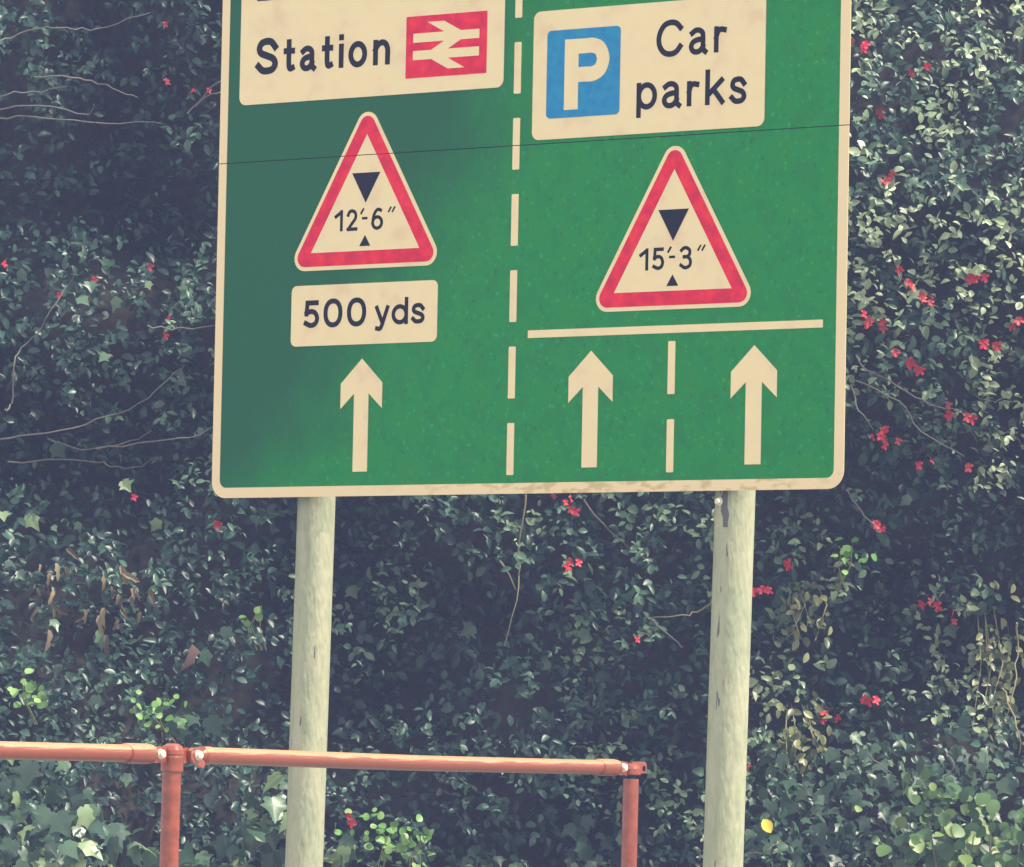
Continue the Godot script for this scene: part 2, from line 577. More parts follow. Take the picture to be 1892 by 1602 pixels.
# ==================================================================== the sign
func build_sign():
	var s := thing("direction_sign", "tall green direction sign with white border, lane arrows and red triangles on two grey posts", "road sign")
	s.transform = Transform3D(Basis(SU, Vector3.UP, SN), Vector3(0, 0, -19))
	var top := 4.62
	var st: SurfaceTool
	# two aluminium panels, one above the other
	for k in 2:
		st = begin()
		var pl: PackedVector2Array
		if k == 0:
			pl = rounded([Vector2(-1.389, EYE + 0.929), Vector2(1.420, EYE + 0.929), Vector2(1.420, SEAM - 0.0016), Vector2(-1.389, SEAM - 0.0016)], 0.0005)
			pl = Geometry2D.intersect_polygons(pl, rrect(-1.389, EYE + 0.929, 1.420, 6.0, 0.062))[0]
		else:
			pl = Geometry2D.intersect_polygons(PackedVector2Array([Vector2(-2, SEAM + 0.0016), Vector2(2, SEAM + 0.0016), Vector2(2, 9), Vector2(-2, 9)]), rrect(-1.389, 1.0, 1.420, top - 0.002, 0.062))[0]
		sheet_piece(st, pl, -0.004, 0.0)
		part("panel", st.commit(), M.green, s)
	# white border, with the corners rounded
	st = begin()
	var o := rrect(-1.391, EYE + 0.927, 1.422, top, 0.064)
	var inn := rrect(-1.354, EYE + 0.966, 1.381, top - 0.038, 0.030)
	# lower U and upper bridge, so that neither has a hole
	var uo := PackedVector2Array()
	var ui := PackedVector2Array()
	for p in o: uo.append(p)
	for p in inn: ui.append(p)
	var cut_lo := PackedVector2Array([Vector2(-3, 0), Vector2(3, 0), Vector2(3, 4.3), Vector2(-3, 4.3)])
	var cut_hi := PackedVector2Array([Vector2(-3, 4.3), Vector2(3, 4.3), Vector2(3, 6), Vector2(-3, 6)])
	var ext := PackedVector2Array([Vector2(-1.354, 2.3), Vector2(1.381, 2.3), Vector2(1.381, 4.4), Vector2(-1.354, 4.4)])
	var low_o: PackedVector2Array = Geometry2D.intersect_polygons(uo, cut_lo)[0]
	for q in Geometry2D.clip_polygons(low_o, Geometry2D.merge_polygons(ui, ext)[0]):
		sheet(st, q, 0.0003, 0.0022)
	var hi_o: PackedVector2Array = Geometry2D.intersect_polygons(uo, cut_hi)[0]
	var ext2 := PackedVector2Array([Vector2(-1.354, 4.0), Vector2(1.381, 4.0), Vector2(1.381, 4.5), Vector2(-1.354, 4.5)])
	for q in Geometry2D.clip_polygons(hi_o, Geometry2D.merge_polygons(ui, ext2)[0]):
		sheet(st, q, 0.0003, 0.0022)
	part("border", st.commit(), M.stained, s)
	# station panel
	st = begin()
	sheet(st, rrect(-1.299, EYE + 2.4215, -0.0675, EYE + 3.12, 0.030), 0.0003, 0.0030)
	var sp := part("station_panel", st.commit(), M.cream, s)
	var yb := EYE + 2.537
	var z := 0.0036
	letter(sp, "S", -1.225, yb - 0.004, -1.114, yb + 0.136, 0.027, z)
	letter(sp, "t", -1.090, yb, -1.034, yb + 0.124, 0.0228, z)
	letter(sp, "a", -1.013, yb - 0.003, -0.934, yb + 0.095, 0.0228, z)
	letter(sp, "t", -0.908, yb, -0.853, yb + 0.124, 0.0228, z)
	letter(sp, "i", -0.829, yb, -0.804, yb + 0.127, 0.0228, z)
	letter(sp, "o", -0.783, yb - 0.003, -0.695, yb + 0.097, 0.0228, z)
	letter(sp, "n", -0.667, yb, -0.588, yb + 0.096, 0.0228, z)
	letter(sp, "B", -1.222, EYE + 2.8165, -1.12, EYE + 2.95, 0.026, z)
	# red square with the two joined arrows
	st = begin()
	sheet(st, rrect(-0.514, EYE + 2.4785, -0.145, EYE + 2.709, 0.002), 0.0033, 0.0045)
	part("symbol_square", st.commit(), M.red, sp)
	var c := Vector2(-0.3295, EYE + 2.5945)
	var w := 0.076
	var shape := PackedVector2Array([c + Vector2(-0.151, 0.0155), c + Vector2(0.151, 0.0155), c + Vector2(0.151, 0.0495), c + Vector2(-0.151, 0.0495)])
	var bits := []
	for d in [[Vector2(-0.048, 0.0895), Vector2(0.062, 0.0325)], [Vector2(0.062, 0.0325), Vector2(-0.062, -0.0325)], [Vector2(-0.062, -0.0325), Vector2(0.048, -0.0895)]]:
		bits.append(PackedVector2Array([c + d[0] - Vector2(w / 2, 0), c + d[0] + Vector2(w / 2, 0), c + d[1] + Vector2(w / 2, 0), c + d[1] - Vector2(w / 2, 0)]))
	bits.append(PackedVector2Array([c + Vector2(-0.151, -0.0495), c + Vector2(0.151, -0.0495), c + Vector2(0.151, -0.0155), c + Vector2(-0.151, -0.0155)]))
	for q in bits:
		shape = Geometry2D.merge_polygons(shape, q)[0]
	st = begin()
	sheet(st, shape, 0.0048, 0.0055)
	part("double_arrow", st.commit(), M.cream, sp)
	# car park panel
	st = begin()
	sheet(st, rrect(0.065, EYE + 2.2175, 1.0695, EYE + 2.690, 0.030), 0.0003, 0.0030)
	var cp := part("parking_panel", st.commit(), M.cream, s)
	st = begin()
	sheet(st, rrect(0.127, EYE + 2.2935, 0.4495, EYE + 2.6155, 0.018), 0.0033, 0.0042)
	part("symbol_square", st.commit(), M.blue, cp)
	st = begin()
	sheet(st, PackedVector2Array([Vector2(0.2065, EYE + 2.321), Vector2(0.2675, EYE + 2.321), Vector2(0.2675, EYE + 2.579), Vector2(0.2065, EYE + 2.579)]), 0.0045, 0.0052)
	var bowl := smooth(V([0.30, 0.2585 - 0.0275, 0.33, 0.2585 - 0.0275, 0.360, 0.2585 - 0.040, 0.3745, 0.2585 - 0.068, 0.3745, 0.2585 - 0.090, 0.360, 0.2585 - 0.118, 0.33, 0.2585 - 0.131, 0.30, 0.2585 - 0.131]))
	var bo := PackedVector2Array([Vector2(0.29, EYE + 2.551)])
	for p in bowl: bo.append(Vector2(p.x, EYE + 2.320 + p.y))
	bo.append(Vector2(0.29, EYE + 2.4475))
	stroke(st, bo, 0.0545, 0.0054)
	part("parking_letter", st.commit(), M.cream, cp)
	yb = EYE + 2.492
	letter(cp, "C", 0.605, yb - 0.004, 0.720, yb + 0.131, 0.0209, z)
	letter(cp, "a", 0.744, yb - 0.003, 0.826, yb + 0.096, 0.0200, z)
	letter(cp, "r", 0.852, yb, 0.906, yb + 0.094, 0.0200, z)
	yb = EYE + 2.305
	letter(cp, "p", 0.523, yb - 0.030, 0.612, yb + 0.097, 0.0200, z)
	letter(cp, "a", 0.632, yb - 0.003, 0.717, yb + 0.096, 0.0200, z)
	letter(cp, "r", 0.740, yb, 0.793, yb + 0.091, 0.0200, z)
	letter(cp, "k", 0.818, yb, 0.902, yb + 0.128, 0.0200, z)
	letter(cp, "s", 0.921, yb - 0.003, 0.995, yb + 0.096, 0.0200, z)
	# dashed lane line
	var k := -1
	while 2.584 - 0.2797 * k > 0.9:
		var y1: float = EYE + 2.584 - 0.2797 * k
		st = begin()
		sheet(st, rrect(-0.0205, y1 - 0.190, 0.0105, minf(y1, 4.55), 0.004), 0.0003, 0.0022)
		part("lane_dash", st.commit(), M.cream, s)
		k += 1
		if y1 - 0.2797 - 0.19 < EYE + 0.966:
			break
	# the two height limit triangles
	for t in [[Vector2(-0.686, EYE + 2.2805), 0], [Vector2(0.693, EYE + 2.0820), 1]]:
		var a: Vector2 = t[0]
		var side := 0.5045
		var hgt := side * 0.866
		var tr := [a, a + Vector2(side / 2, -hgt), a + Vector2(-side / 2, -hgt)]
		st = begin()
		sheet(st, rounded(grown(tr, 0.0665), 0.049), 0.0003, 0.0026)
		var wt := part("warning_triangle", st.commit(), M.cream, s)
		st = begin()
		sheet(st, rounded(grown(tr, 0.0515), 0.034), 0.0029, 0.0036)
		part("red_rim", st.commit(), M.red, wt)
		st = begin()
		sheet(st, PackedVector2Array(tr), 0.0039, 0.0046)
		part("white_face", st.commit(), M.cream, wt)
		st = begin()
		sheet(st, PackedVector2Array([a + Vector2(-0.0655, -0.1445), a + Vector2(0.0655, -0.1445), a + Vector2(0, -0.2575)]), 0.0049, 0.0055)
		part("height_mark", st.commit(), M.black, wt)
		st = begin()
		sheet(st, PackedVector2Array([a + Vector2(0, -0.3785), a + Vector2(-0.0255, -0.4195), a + Vector2(0.0255, -0.4195)]), 0.0049, 0.0055)
		part("height_mark", st.commit(), M.black, wt)
		yb = a.y - 0.3605
		var zz := 0.0050
		var x: float = a.x
		letter(wt, "1", x - 0.144, yb, x - 0.105, yb + 0.080, 0.0130, zz)
		letter(wt, "2" if t[1] == 0 else "5", x - 0.088, yb, x - 0.036, yb + 0.081, 0.0128, zz)
		letter(wt, "'", x - 0.024, yb + 0.060, x - 0.006, yb + 0.083, 0.0085, zz)
		letter(wt, "-", x - 0.016, yb + 0.040, x + 0.010, yb + 0.050, 0.0095, zz)
		letter(wt, "6" if t[1] == 0 else "3", x + 0.028, yb - 0.001, x + 0.083, yb + 0.082, 0.0128, zz)
		letter(wt, "'", x + 0.104, yb + 0.062, x + 0.121, yb + 0.084, 0.0075, zz)
		letter(wt, "'", x + 0.122, yb + 0.062, x + 0.139, yb + 0.084, 0.0075, zz)
	# distance plate
	st = begin()
	sheet(st, rrect(-1.027, EYE + 1.4935, -0.347, EYE + 1.7220, 0.024), 0.0003, 0.0028)
	var dp := part("distance_plate", st.commit(), M.cream, s)
	yb = EYE + 1.5645
	z = 0.0034
	letter(dp, "5", -0.968, yb - 0.003, -0.893, yb + 0.101, 0.0191, z)
	letter(dp, "0", -0.874, yb - 0.004, -0.785, yb + 0.105, 0.0191, z)
	letter(dp, "0", -0.764, yb - 0.004, -0.674, yb + 0.105, 0.0191, z)
	letter(dp, "y", -0.634, yb - 0.024, -0.567, yb + 0.071, 0.0165, z)
	letter(dp, "d", -0.556, yb - 0.002, -0.480, yb + 0.099, 0.0165, z)
	letter(dp, "s", -0.466, yb - 0.002, -0.402, yb + 0.075, 0.0165, z)
	# straight bar above the two right lanes and the short dashes between them
	st = begin()
	sheet(st, rrect(0.0635, EYE + 1.494, 1.3265, EYE + 1.522, 0.002), 0.0003, 0.0022)
	part("lane_bar", st.commit(), M.cream, s)
	for y in [1.275, 0.995]:
		st = begin()
		sheet(st, rrect(0.678, EYE + y, 0.7085, EYE + y + 0.190, 0.004), 0.0003, 0.0022)
		part("lane_dash", st.commit(), M.cream, s)
	for x in [-0.690, 0.3445, 1.0435]:
		var y0 := EYE + 1.018
		st = begin()
		sheet(st, PackedVector2Array([Vector2(x, y0 + 0.422), Vector2(x + 0.0965, y0 + 0.330), Vector2(x + 0.0965, y0 + 0.2355), Vector2(x + 0.0335, y0 + 0.292), Vector2(x + 0.0335, y0), Vector2(x - 0.0335, y0), Vector2(x - 0.0335, y0 + 0.292), Vector2(x - 0.0965, y0 + 0.2355), Vector2(x - 0.0965, y0 + 0.330)]), 0.0003, 0.0022)
		part("lane_arrow", st.commit(), M.cream, s)
	# channels across the back, clips and posts
	for y in [2.30, 3.15, 3.95]:
		st = begin()
		box(st, Vector3(-1.34, y - 0.022, -0.040), Vector3(1.37, y + 0.022, -0.0045))
		part("back_channel", st.commit(), M.alu, s)
	st = begin()
	box(st, Vector3(-1.375, SEAM - 0.03, -0.012), Vector3(1.405, SEAM + 0.03, -0.0045))
	part("seam_light_block", st.commit(), M.black, s)  # black strip added behind the seam to stop light showing through
	var feet := [Vector2(-1.0125, 0.01615), Vector2(0.857, 0.0196)]
	for i in 2:
		st = begin()
		var zc := -0.115
		var line := []
		for j in 12:
			var y := 4.5 * j / 11.0
			line.append(Vector3(feet[i].x + feet[i].y * (y - 0.0), y, zc))
		tube(st, line, 0.0715, 0.0715, 32, true, 0.5)
		var po := part("post", st.commit(), post_face(61 + i, 0.06 if i == 0 else 0.46), s)
		po.set_meta("label", "grey post with few marks" if i == 0 else "grey post with dark peeling streaks")
		for y in [2.30, 3.15, 3.95]:
			var cx: float = feet[i].x + feet[i].y * y
			st = begin()
			lathe(st, Vector3(cx, y - 0.012, zc), Vector3.UP, [Vector2(0.0718, 0), Vector2(0.075, 0), Vector2(0.075, 0.024), Vector2(0.0718, 0.024)], 24)
			part("clip_band", st.commit(), M.alu, po)
		if i == 1:
			# bolt with its washer just below the panel
			st = begin()
			var bx: float = feet[i].x + feet[i].y * 2.09
			var bd := Vector3(-0.30, -0.05, 0.95).normalized()
			var at := Vector3(bx, 2.095, zc) + bd * 0.070
			lathe(st, at, bd, [Vector2(0.016, -0.002), Vector2(0.016, 0.003), Vector2(0.011, 0.004), Vector2(0.011, 0.016), Vector2(0.007, 0.019), Vector2(0.0, 0.019)], 12)
			part("bolt", st.commit(), M.zinc, po)


# ==================================================================== the railing
func build_rail():
	var g := thing("tube_railing", "red-brown painted steel tube railing with white bolts in front of the sign posts", "railing")
	var a := Vector3(-0.918, EYE - 0.034, -14.4)
	var b := Vector3(0.413, EYE - 0.056, -17.2)
	var d := (b - a).normalized()
	var e := a - d * 3.1
	g.position = Vector3(a.x, 0, a.z)
	var off := g.position
	var side := Vector3(d.z, 0, -d.x).normalized()     # level, across the rail
	if side.z < 0: side = -side                        # towards the camera
	var st: SurfaceTool
	var spots := [e, a, b]
	for i in 3:
		var p: Vector3 = spots[i] - off
		st = begin()
		var lean := Vector3(0.006, 1, 0)
		tube(st, [Vector3(p.x, 0, p.z) - Vector3(0.006 * p.y, 0, 0), Vector3(p.x, p.y * 0.5, p.z) - Vector3(0.003 * p.y, 0, 0), Vector3(p.x, p.y - 0.035, p.z)], 0.0262, 0.0262, 24)
		var po := part("post", st.commit(), M.paint, g)
		# cast top: socket with domed head
		st = begin()
		if i == 2:
			lathe(st, p + Vector3(0, -0.022, 0), lean, [Vector2(0.0265, 0), Vector2(0.0325, 0.0), Vector2(0.0335, 0.004), Vector2(0.0335, 0.020), Vector2(0.030, 0.030), Vector2(0.022, 0.037), Vector2(0, 0.040)], 24)
		else:
			lathe(st, p + Vector3(0, -0.047, 0), lean, [Vector2(0.0265, 0), Vector2(0.0305, 0.0), Vector2(0.0315, 0.003), Vector2(0.0315, 0.040), Vector2(0.0300, 0.042), Vector2(0.0300, 0.046), Vector2(0.0315, 0.048), Vector2(0.0312, 0.060), Vector2(0.027, 0.071), Vector2(0.017, 0.077), Vector2(0, 0.079)], 24)
		part("post_cap", st.commit(), M.paint, po)
		# flat lugs that reach out to the rail ends
		for s in ([1.0] if i == 0 else [-1.0, 1.0]):
			if i == 2 and s > 0:
				# free lug with an empty bolt hole at the end post
				st = begin()
				var q: Vector3 = p + d * 0.030
				var lug := rrect(-0.012, -0.016, 0.078, 0.022, 0.016)
				plate(st, lug, Transform3D(Basis(d, Vector3.UP, side), q), 0.008)
				part("lug", st.commit(), M.paint, po)
				st = begin()
				lathe(st, q + d * 0.055 + side * 0.0085, side, [Vector2(0.0085, 0), Vector2(0.0085, 0.002), Vector2(0.0045, 0.002), Vector2(0.0045, -0.001), Vector2(0.0, -0.001)], 14)
				part("bolt_hole", st.commit(), M.black, po)
				continue
			st = begin()
			plate(st, rrect(-0.006, -0.023, 0.110, 0.020, 0.016), Transform3D(Basis(d * s, Vector3.UP, (d * s).cross(Vector3.UP)), p + d * s * 0.024 - side * 0.006), 0.006)
			part("lug", st.commit(), M.paint, po)
	for i in 2:
		var p: Vector3 = spots[i] - off
		var q: Vector3 = spots[i + 1] - off
		var s0 := p + d * 0.165
		var s1 := q - d * 0.165
		st = begin()
		tube(st, [s0, (s0 + s1) * 0.5 + Vector3(0, -0.004, 0), s1], 0.0238, 0.0238, 28)
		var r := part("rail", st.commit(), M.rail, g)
		# at its far end the rail sits in a sleeve whose mouth is cut slanting
		st = begin()
		lathe(st, q - d * 0.262, d, [Vector2(0.0238, 0), Vector2(0.0270, 0.001), Vector2(0.0280, 0.006), Vector2(0.0280, 0.118), Vector2(0.0262, 0.136), Vector2(0.0190, 0.150), Vector2(0.0, 0.152)], 26)
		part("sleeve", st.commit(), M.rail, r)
		st = begin()
		var eye_at := q - d * 0.092
		plate(st, rrect(-0.030, -0.024, 0.030, 0.022, 0.018), Transform3D(Basis(d, Vector3.UP, side), eye_at), 0.007)
		part("end_plate", st.commit(), M.paint, r)
		st = begin()
		lathe(st, eye_at + side * 0.0075 + d * 0.008, side, [Vector2(0.0145, 0), Vector2(0.0145, 0.004), Vector2(0.0128, 0.006), Vector2(0.0120, 0.012), Vector2(0.0080, 0.0155), Vector2(0.0, 0.0165)], 16)
		part("bolt", st.commit(), M.zinc, r)
		# at its near end the tube is pinched to a flat eye
		st = begin()
		lathe(st, p + d * 0.150, d, [Vector2(0.0, -0.006), Vector2(0.016, -0.004), Vector2(0.0236, 0.018), Vector2(0.0255, 0.024), Vector2(0.0255, 0.060), Vector2(0.0238, 0.062)], 26)
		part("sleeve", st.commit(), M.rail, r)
		st = begin()
		var fl := PackedVector2Array([Vector2(-0.030, -0.008), Vector2(-0.012, -0.020), Vector2(0.040, -0.036), Vector2(0.052, -0.030), Vector2(0.056, 0.018), Vector2(0.048, 0.026), Vector2(-0.012, 0.020), Vector2(-0.030, 0.012)])
		plate(st, fl, Transform3D(Basis(d, Vector3.UP, side), p + d * 0.112 + side * 0.008), 0.006)
		part("end_plate", st.commit(), M.paint, r)
		st = begin()
		lathe(st, p + d * 0.116 + side * 0.0145, side, [Vector2(0.0145, 0), Vector2(0.0145, 0.004), Vector2(0.0128, 0.006), Vector2(0.0120, 0.012), Vector2(0.0080, 0.0155), Vector2(0.0, 0.0165)], 16)
		part("bolt", st.commit(), M.zinc, r)


func plate(st: SurfaceTool, poly: PackedVector2Array, t: Transform3D, half: float):
	var tmp := begin()
	sheet_piece(tmp, poly, -half, half)
	st.append_from(tmp.commit(), 0, t)


# ==================================================================== hedge
const BUMPS := [
	[1.95, 3.45, 1.0, 0.85, 0.75], [1.74, 3.80, 0.16, 0.22, -0.45], [1.7, 2.75, 0.8, 0.35, 0.25], [1.7, 1.75, 0.6, 0.40, -0.40], [0.60, 1.98, 0.50, 0.24, 0.32], [0.75, 1.55, 0.45, 0.25, 0.15],
	[-1.75, 2.38, 0.75, 0.32, -0.50], [-1.6, 3.40, 0.7, 0.32, -0.45], [-1.45, 3.02, 0.5, 0.16, 0.22], [-1.95, 1.85, 0.40, 0.18, 0.25],
	[-1.6, 0.85, 0.9, 0.32, 0.35], [1.65, 0.85, 0.7, 0.32, 0.32], [-0.45, 1.70, 0.42, 0.5, -0.38], [-0.2, 0.72, 0.5, 0.2, 0.12]]


func swell(x: float, y: float) -> float:
	var s := 0.0
	for b in BUMPS:
		s += b[4] * exp(-pow((x - b[0]) / b[2], 2) - pow((y - b[1]) / b[3], 2))
	return s


func hedge_z(x: float, y: float) -> float:
	return -20.95 - 0.10 * (y - 1.6) + swell(x, y) + 0.28 * n1.get_noise_2d(x, y) + 0.32 * n2.get_noise_2d(x + 9, y)


func small_leaf() -> ArrayMesh:
	return leaf_from([0.0, 0.0, 0.16, 0.14, 0.27, 0.36, 0.28, 0.58, 0.18, 0.82, 0.0, 1.0], 0.30, 0.16)


func round_leaf() -> ArrayMesh:
	return leaf_from([0.0, 0.0, 0.22, 0.08, 0.42, 0.30, 0.45, 0.55, 0.34, 0.80, 0.14, 0.96, 0.0, 1.0], 0.22, 0.10)


# a leaf from the right half of its outline: stalk at the origin, tip at y = 1, folded along the midrib and curled
func leaf_from(half: Array, fold: float, curl: float) -> ArrayMesh:
	var st := begin()
	var h := V(half)
	for s in [1.0, -1.0]:
		for i in h.size() - 1:
			var a: Vector2 = h[i]
			var b: Vector2 = h[i + 1]
			var ma := Vector3(0, a.y, -curl * a.y * a.y)
			var mb := Vector3(0, b.y, -curl * b.y * b.y)
			var pa := Vector3(a.x * s, a.y, -curl * a.y * a.y + fold * a.x)
			var pb := Vector3(b.x * s, b.y, -curl * b.y * b.y + fold * b.x)
			var t := [ma, mb, pb, pa] if s > 0 else [ma, pa, pb, mb]
			for j in [0, 1, 2, 0, 2, 3]:
				st.add_vertex(t[j])
	st.index()
	st.generate_normals()
	return st.commit()


func ivy_leaf(spread: float, curl := 0.16, fold := 0.35) -> ArrayMesh:
	# five lobes round a point on the midrib
	var h := V([0.0, 0.02, 0.10, -0.06, 0.30, 0.02, 0.42 * spread, 0.16, 0.36, 0.27, 0.62 * spread, 0.46, 0.34, 0.54, 0.24, 0.62, 0.13, 0.82, 0.0, 1.02])
	var st := begin()
	var c := Vector2(0, 0.3)
	for s in [1.0, -1.0]:
		for i in h.size() - 1:
			var q := []
			for p in [c, h[i], h[i + 1]]:
				var e: Vector2 = p
				q.append(Vector3(e.x * s, e.y, 0.20 * absf(e.x) - curl * e.y * e.y - fold * e.x * e.x))
			for j in ([0, 2, 1] if s > 0 else [0, 1, 2]):
				st.add_vertex(q[j])
	st.index()
	st.generate_normals()
	return st.commit()


# leaf attitude: stalk end at p, pointing along dir, face towards n
func leaf_at(p: Vector3, dir: Vector3, n: Vector3, size: float) -> Transform3D:
	var y := dir.normalized()
	var x := y.cross(n)
	if x.length() < 0.01: x = y.cross(Vector3(0.3, 0.2, 1))
	x = x.normalized()
	return Transform3D(Basis(x * size, y * size, x.cross(y) * size), p)


func rv(s := 1.0) -> Vector3:
	return Vector3(rng.randf_range(-s, s), rng.randf_range(-s, s), rng.randf_range(-s, s))


class Plant:
	var root: Node3D
	var mesh: Mesh
	var variants := []
	var xf := []
	var col := []
	var score := []
	var tones := []
	var rough := 0.4
	var through := 0.0
	var show := 200


func plant(called: String, label: String, category: String, at: Vector3, mesh: Mesh, tones: Array, rough: float, through: float, show_: int, group := "") -> Plant:
	var p := Plant.new()
	p.root = thing(called, label, category, group)
	p.root.position = at
	p.mesh = mesh
	p.tones = tones
	p.rough = rough
	p.through = through
	p.show = show_
	return p


func put(p: Plant, t: Transform3D, score: float, tone := -1):
	t.origin -= p.root.position
	p.xf.append(t)
	p.col.append(tone if tone >= 0 else rng.randi() % p.tones.size())
	p.score.append(score)


# the leaves that show largest become parts; the rest one mass of foliage
func finish(p: Plant, leaf_name := "leaf"):
	var order := range(p.xf.size())
	order.sort_custom(func(a, b): return p.score[a] > p.score[b])
	var mats := []
	for c in p.tones:
		mats.append(leaf_mat(Color(c.r, c.g, c.b).linear_to_srgb(), p.rough, p.through))
	var few := mini(p.show, order.size())
	for i in few:
		var k: int = order[i]
		var o := part(leaf_name, p.variants[k % p.variants.size()] if p.variants else p.mesh, mats[p.col[k]], p.root)
		o.transform = p.xf[k]
	if order.size() == few:
		return
	var mm := MultiMesh.new()
	mm.transform_format = MultiMesh.TRANSFORM_3D
	mm.use_colors = true
	mm.mesh = p.mesh
	mm.instance_count = order.size() - few
	for i in range(few, order.size()):
		var k: int = order[i]
		mm.set_instance_transform(i - few, p.xf[k])
		var c: Color = p.tones[p.col[k]]
		var f := rng.randf_range(0.75, 1.25)
		mm.set_instance_color(i - few, Color(c.r * f, c.g * f, c.b * f))
	var mi := MultiMeshInstance3D.new()
	mi.name = "foliage"
	mi.multimesh = mm
	var m := leaf_mat(Color.WHITE, p.rough, p.through)
	m.vertex_color_use_as_albedo = true
	mi.material_override = m
	mi.set_meta("kind", "stuff")
	p.root.add_child(mi, true)


# inside what the photograph shows of the hedge, and not behind the sign
func seen(q: Vector3) -> bool:
	var k := -q.z / 19.0
	var x := q.x / k
	var v := (q.y - EYE) / k
	if absf(x) > 1.86 or v < -0.44 or v > 2.75: return false
	return not (x > -1.12 and x < 1.24 and v > 0.9)


func spray(p: Plant, o: Vector3, dir: Vector3, length: float, count: int, size: float, surf: float, tone := -1):
	var side := dir.cross(Vector3(0.2, 1, 0.1)).normalized()
	var up := side.cross(dir).normalized()
	var bend := rv(0.25)
	for i in count:
		var t := (i + 0.6) / count
		var q := o + dir * length * t + bend * length * t * t
		var a := i * 2.4 + rng.randf() * 0.8
		var out := side * cos(a) + up * sin(a)
		var ld := (dir * 0.55 + out + rv(0.35)).normalized()
		var n := (Vector3(0.05, 0.75, 0.75) + rv(0.75)).normalized()
		var sz := size * rng.randf_range(0.65, 1.25) * (1.0 - 0.35 * t)
		var sc := (q.z - surf) + rng.randf() * 0.08 + (2.0 if seen(q) else 0.0)
		var lt := leaf_at(q, ld, n, sz)
		lt.basis.x *= rng.randf_range(0.6, 1.25)
		lt.basis.z *= rng.randf_range(0.6, 2.2)
		put(p, lt, sc, tone)


func stem(parent: Node, pts: Array, z: float, r: float, m: Material, called := "stem", wob := 0.03):
	var line := []
	for i in range(0, pts.size(), 2):
		line.append(Vector2(pts[i], pts[i + 1] + EYE))
	var sm := smooth(line, 4)
	var l3 := []
	for i in sm.size():
		l3.append(Vector3(sm[i].x + rng.randf_range(-0.006, 0.006), sm[i].y + rng.randf_range(-0.007, 0.007), z + wob * sin(i * 0.7 + z * 9.0)) - parent.position)
	var st := begin()
	tube(st, l3, r, r * 0.45, 6)
	part(called, st.commit(), m, parent)


func flower_mesh() -> ArrayMesh:
	# five cupped petals
	var st := begin()
	for k in 5:
		var a := TAU * k / 5.0 + 0.3 * sin(k * 3.0)
		var d := Vector3(cos(a), sin(a), 0) * (0.85 + 0.25 * sin(k * 5.0))
		var s := Vector3(-sin(a), cos(a), 0)
		var w := [0.06, 0.22, 0.34, 0.12]
		var r := [0.05, 0.40, 0.80, 1.10]
		var z := [0.0, 0.08, 0.16, 0.10 + 0.25 * sin(k * 2.0)]
		for i in 3:
			var q := [d * r[i] - s * w[i] + Vector3(0, 0, z[i] + 0.1), d * r[i] + s * w[i] + Vector3(0, 0, z[i] + 0.1), d * r[i + 1] + s * w[i + 1] + Vector3(0, 0, z[i + 1] + 0.1), d * r[i + 1] - s * w[i + 1] + Vector3(0, 0, z[i + 1] + 0.1)]
			var mid0: Vector3 = d * r[i] + Vector3(0, 0, z[i])
			var mid1: Vector3 = d * r[i + 1] + Vector3(0, 0, z[i + 1])
			for t in [[q[0], mid0, mid1], [q[0], mid1, q[3]], [mid0, q[1], q[2]], [mid0, q[2], mid1]]:
				for v in t: st.add_vertex(v)
	st.index()
	st.generate_normals()
	return st.commit()


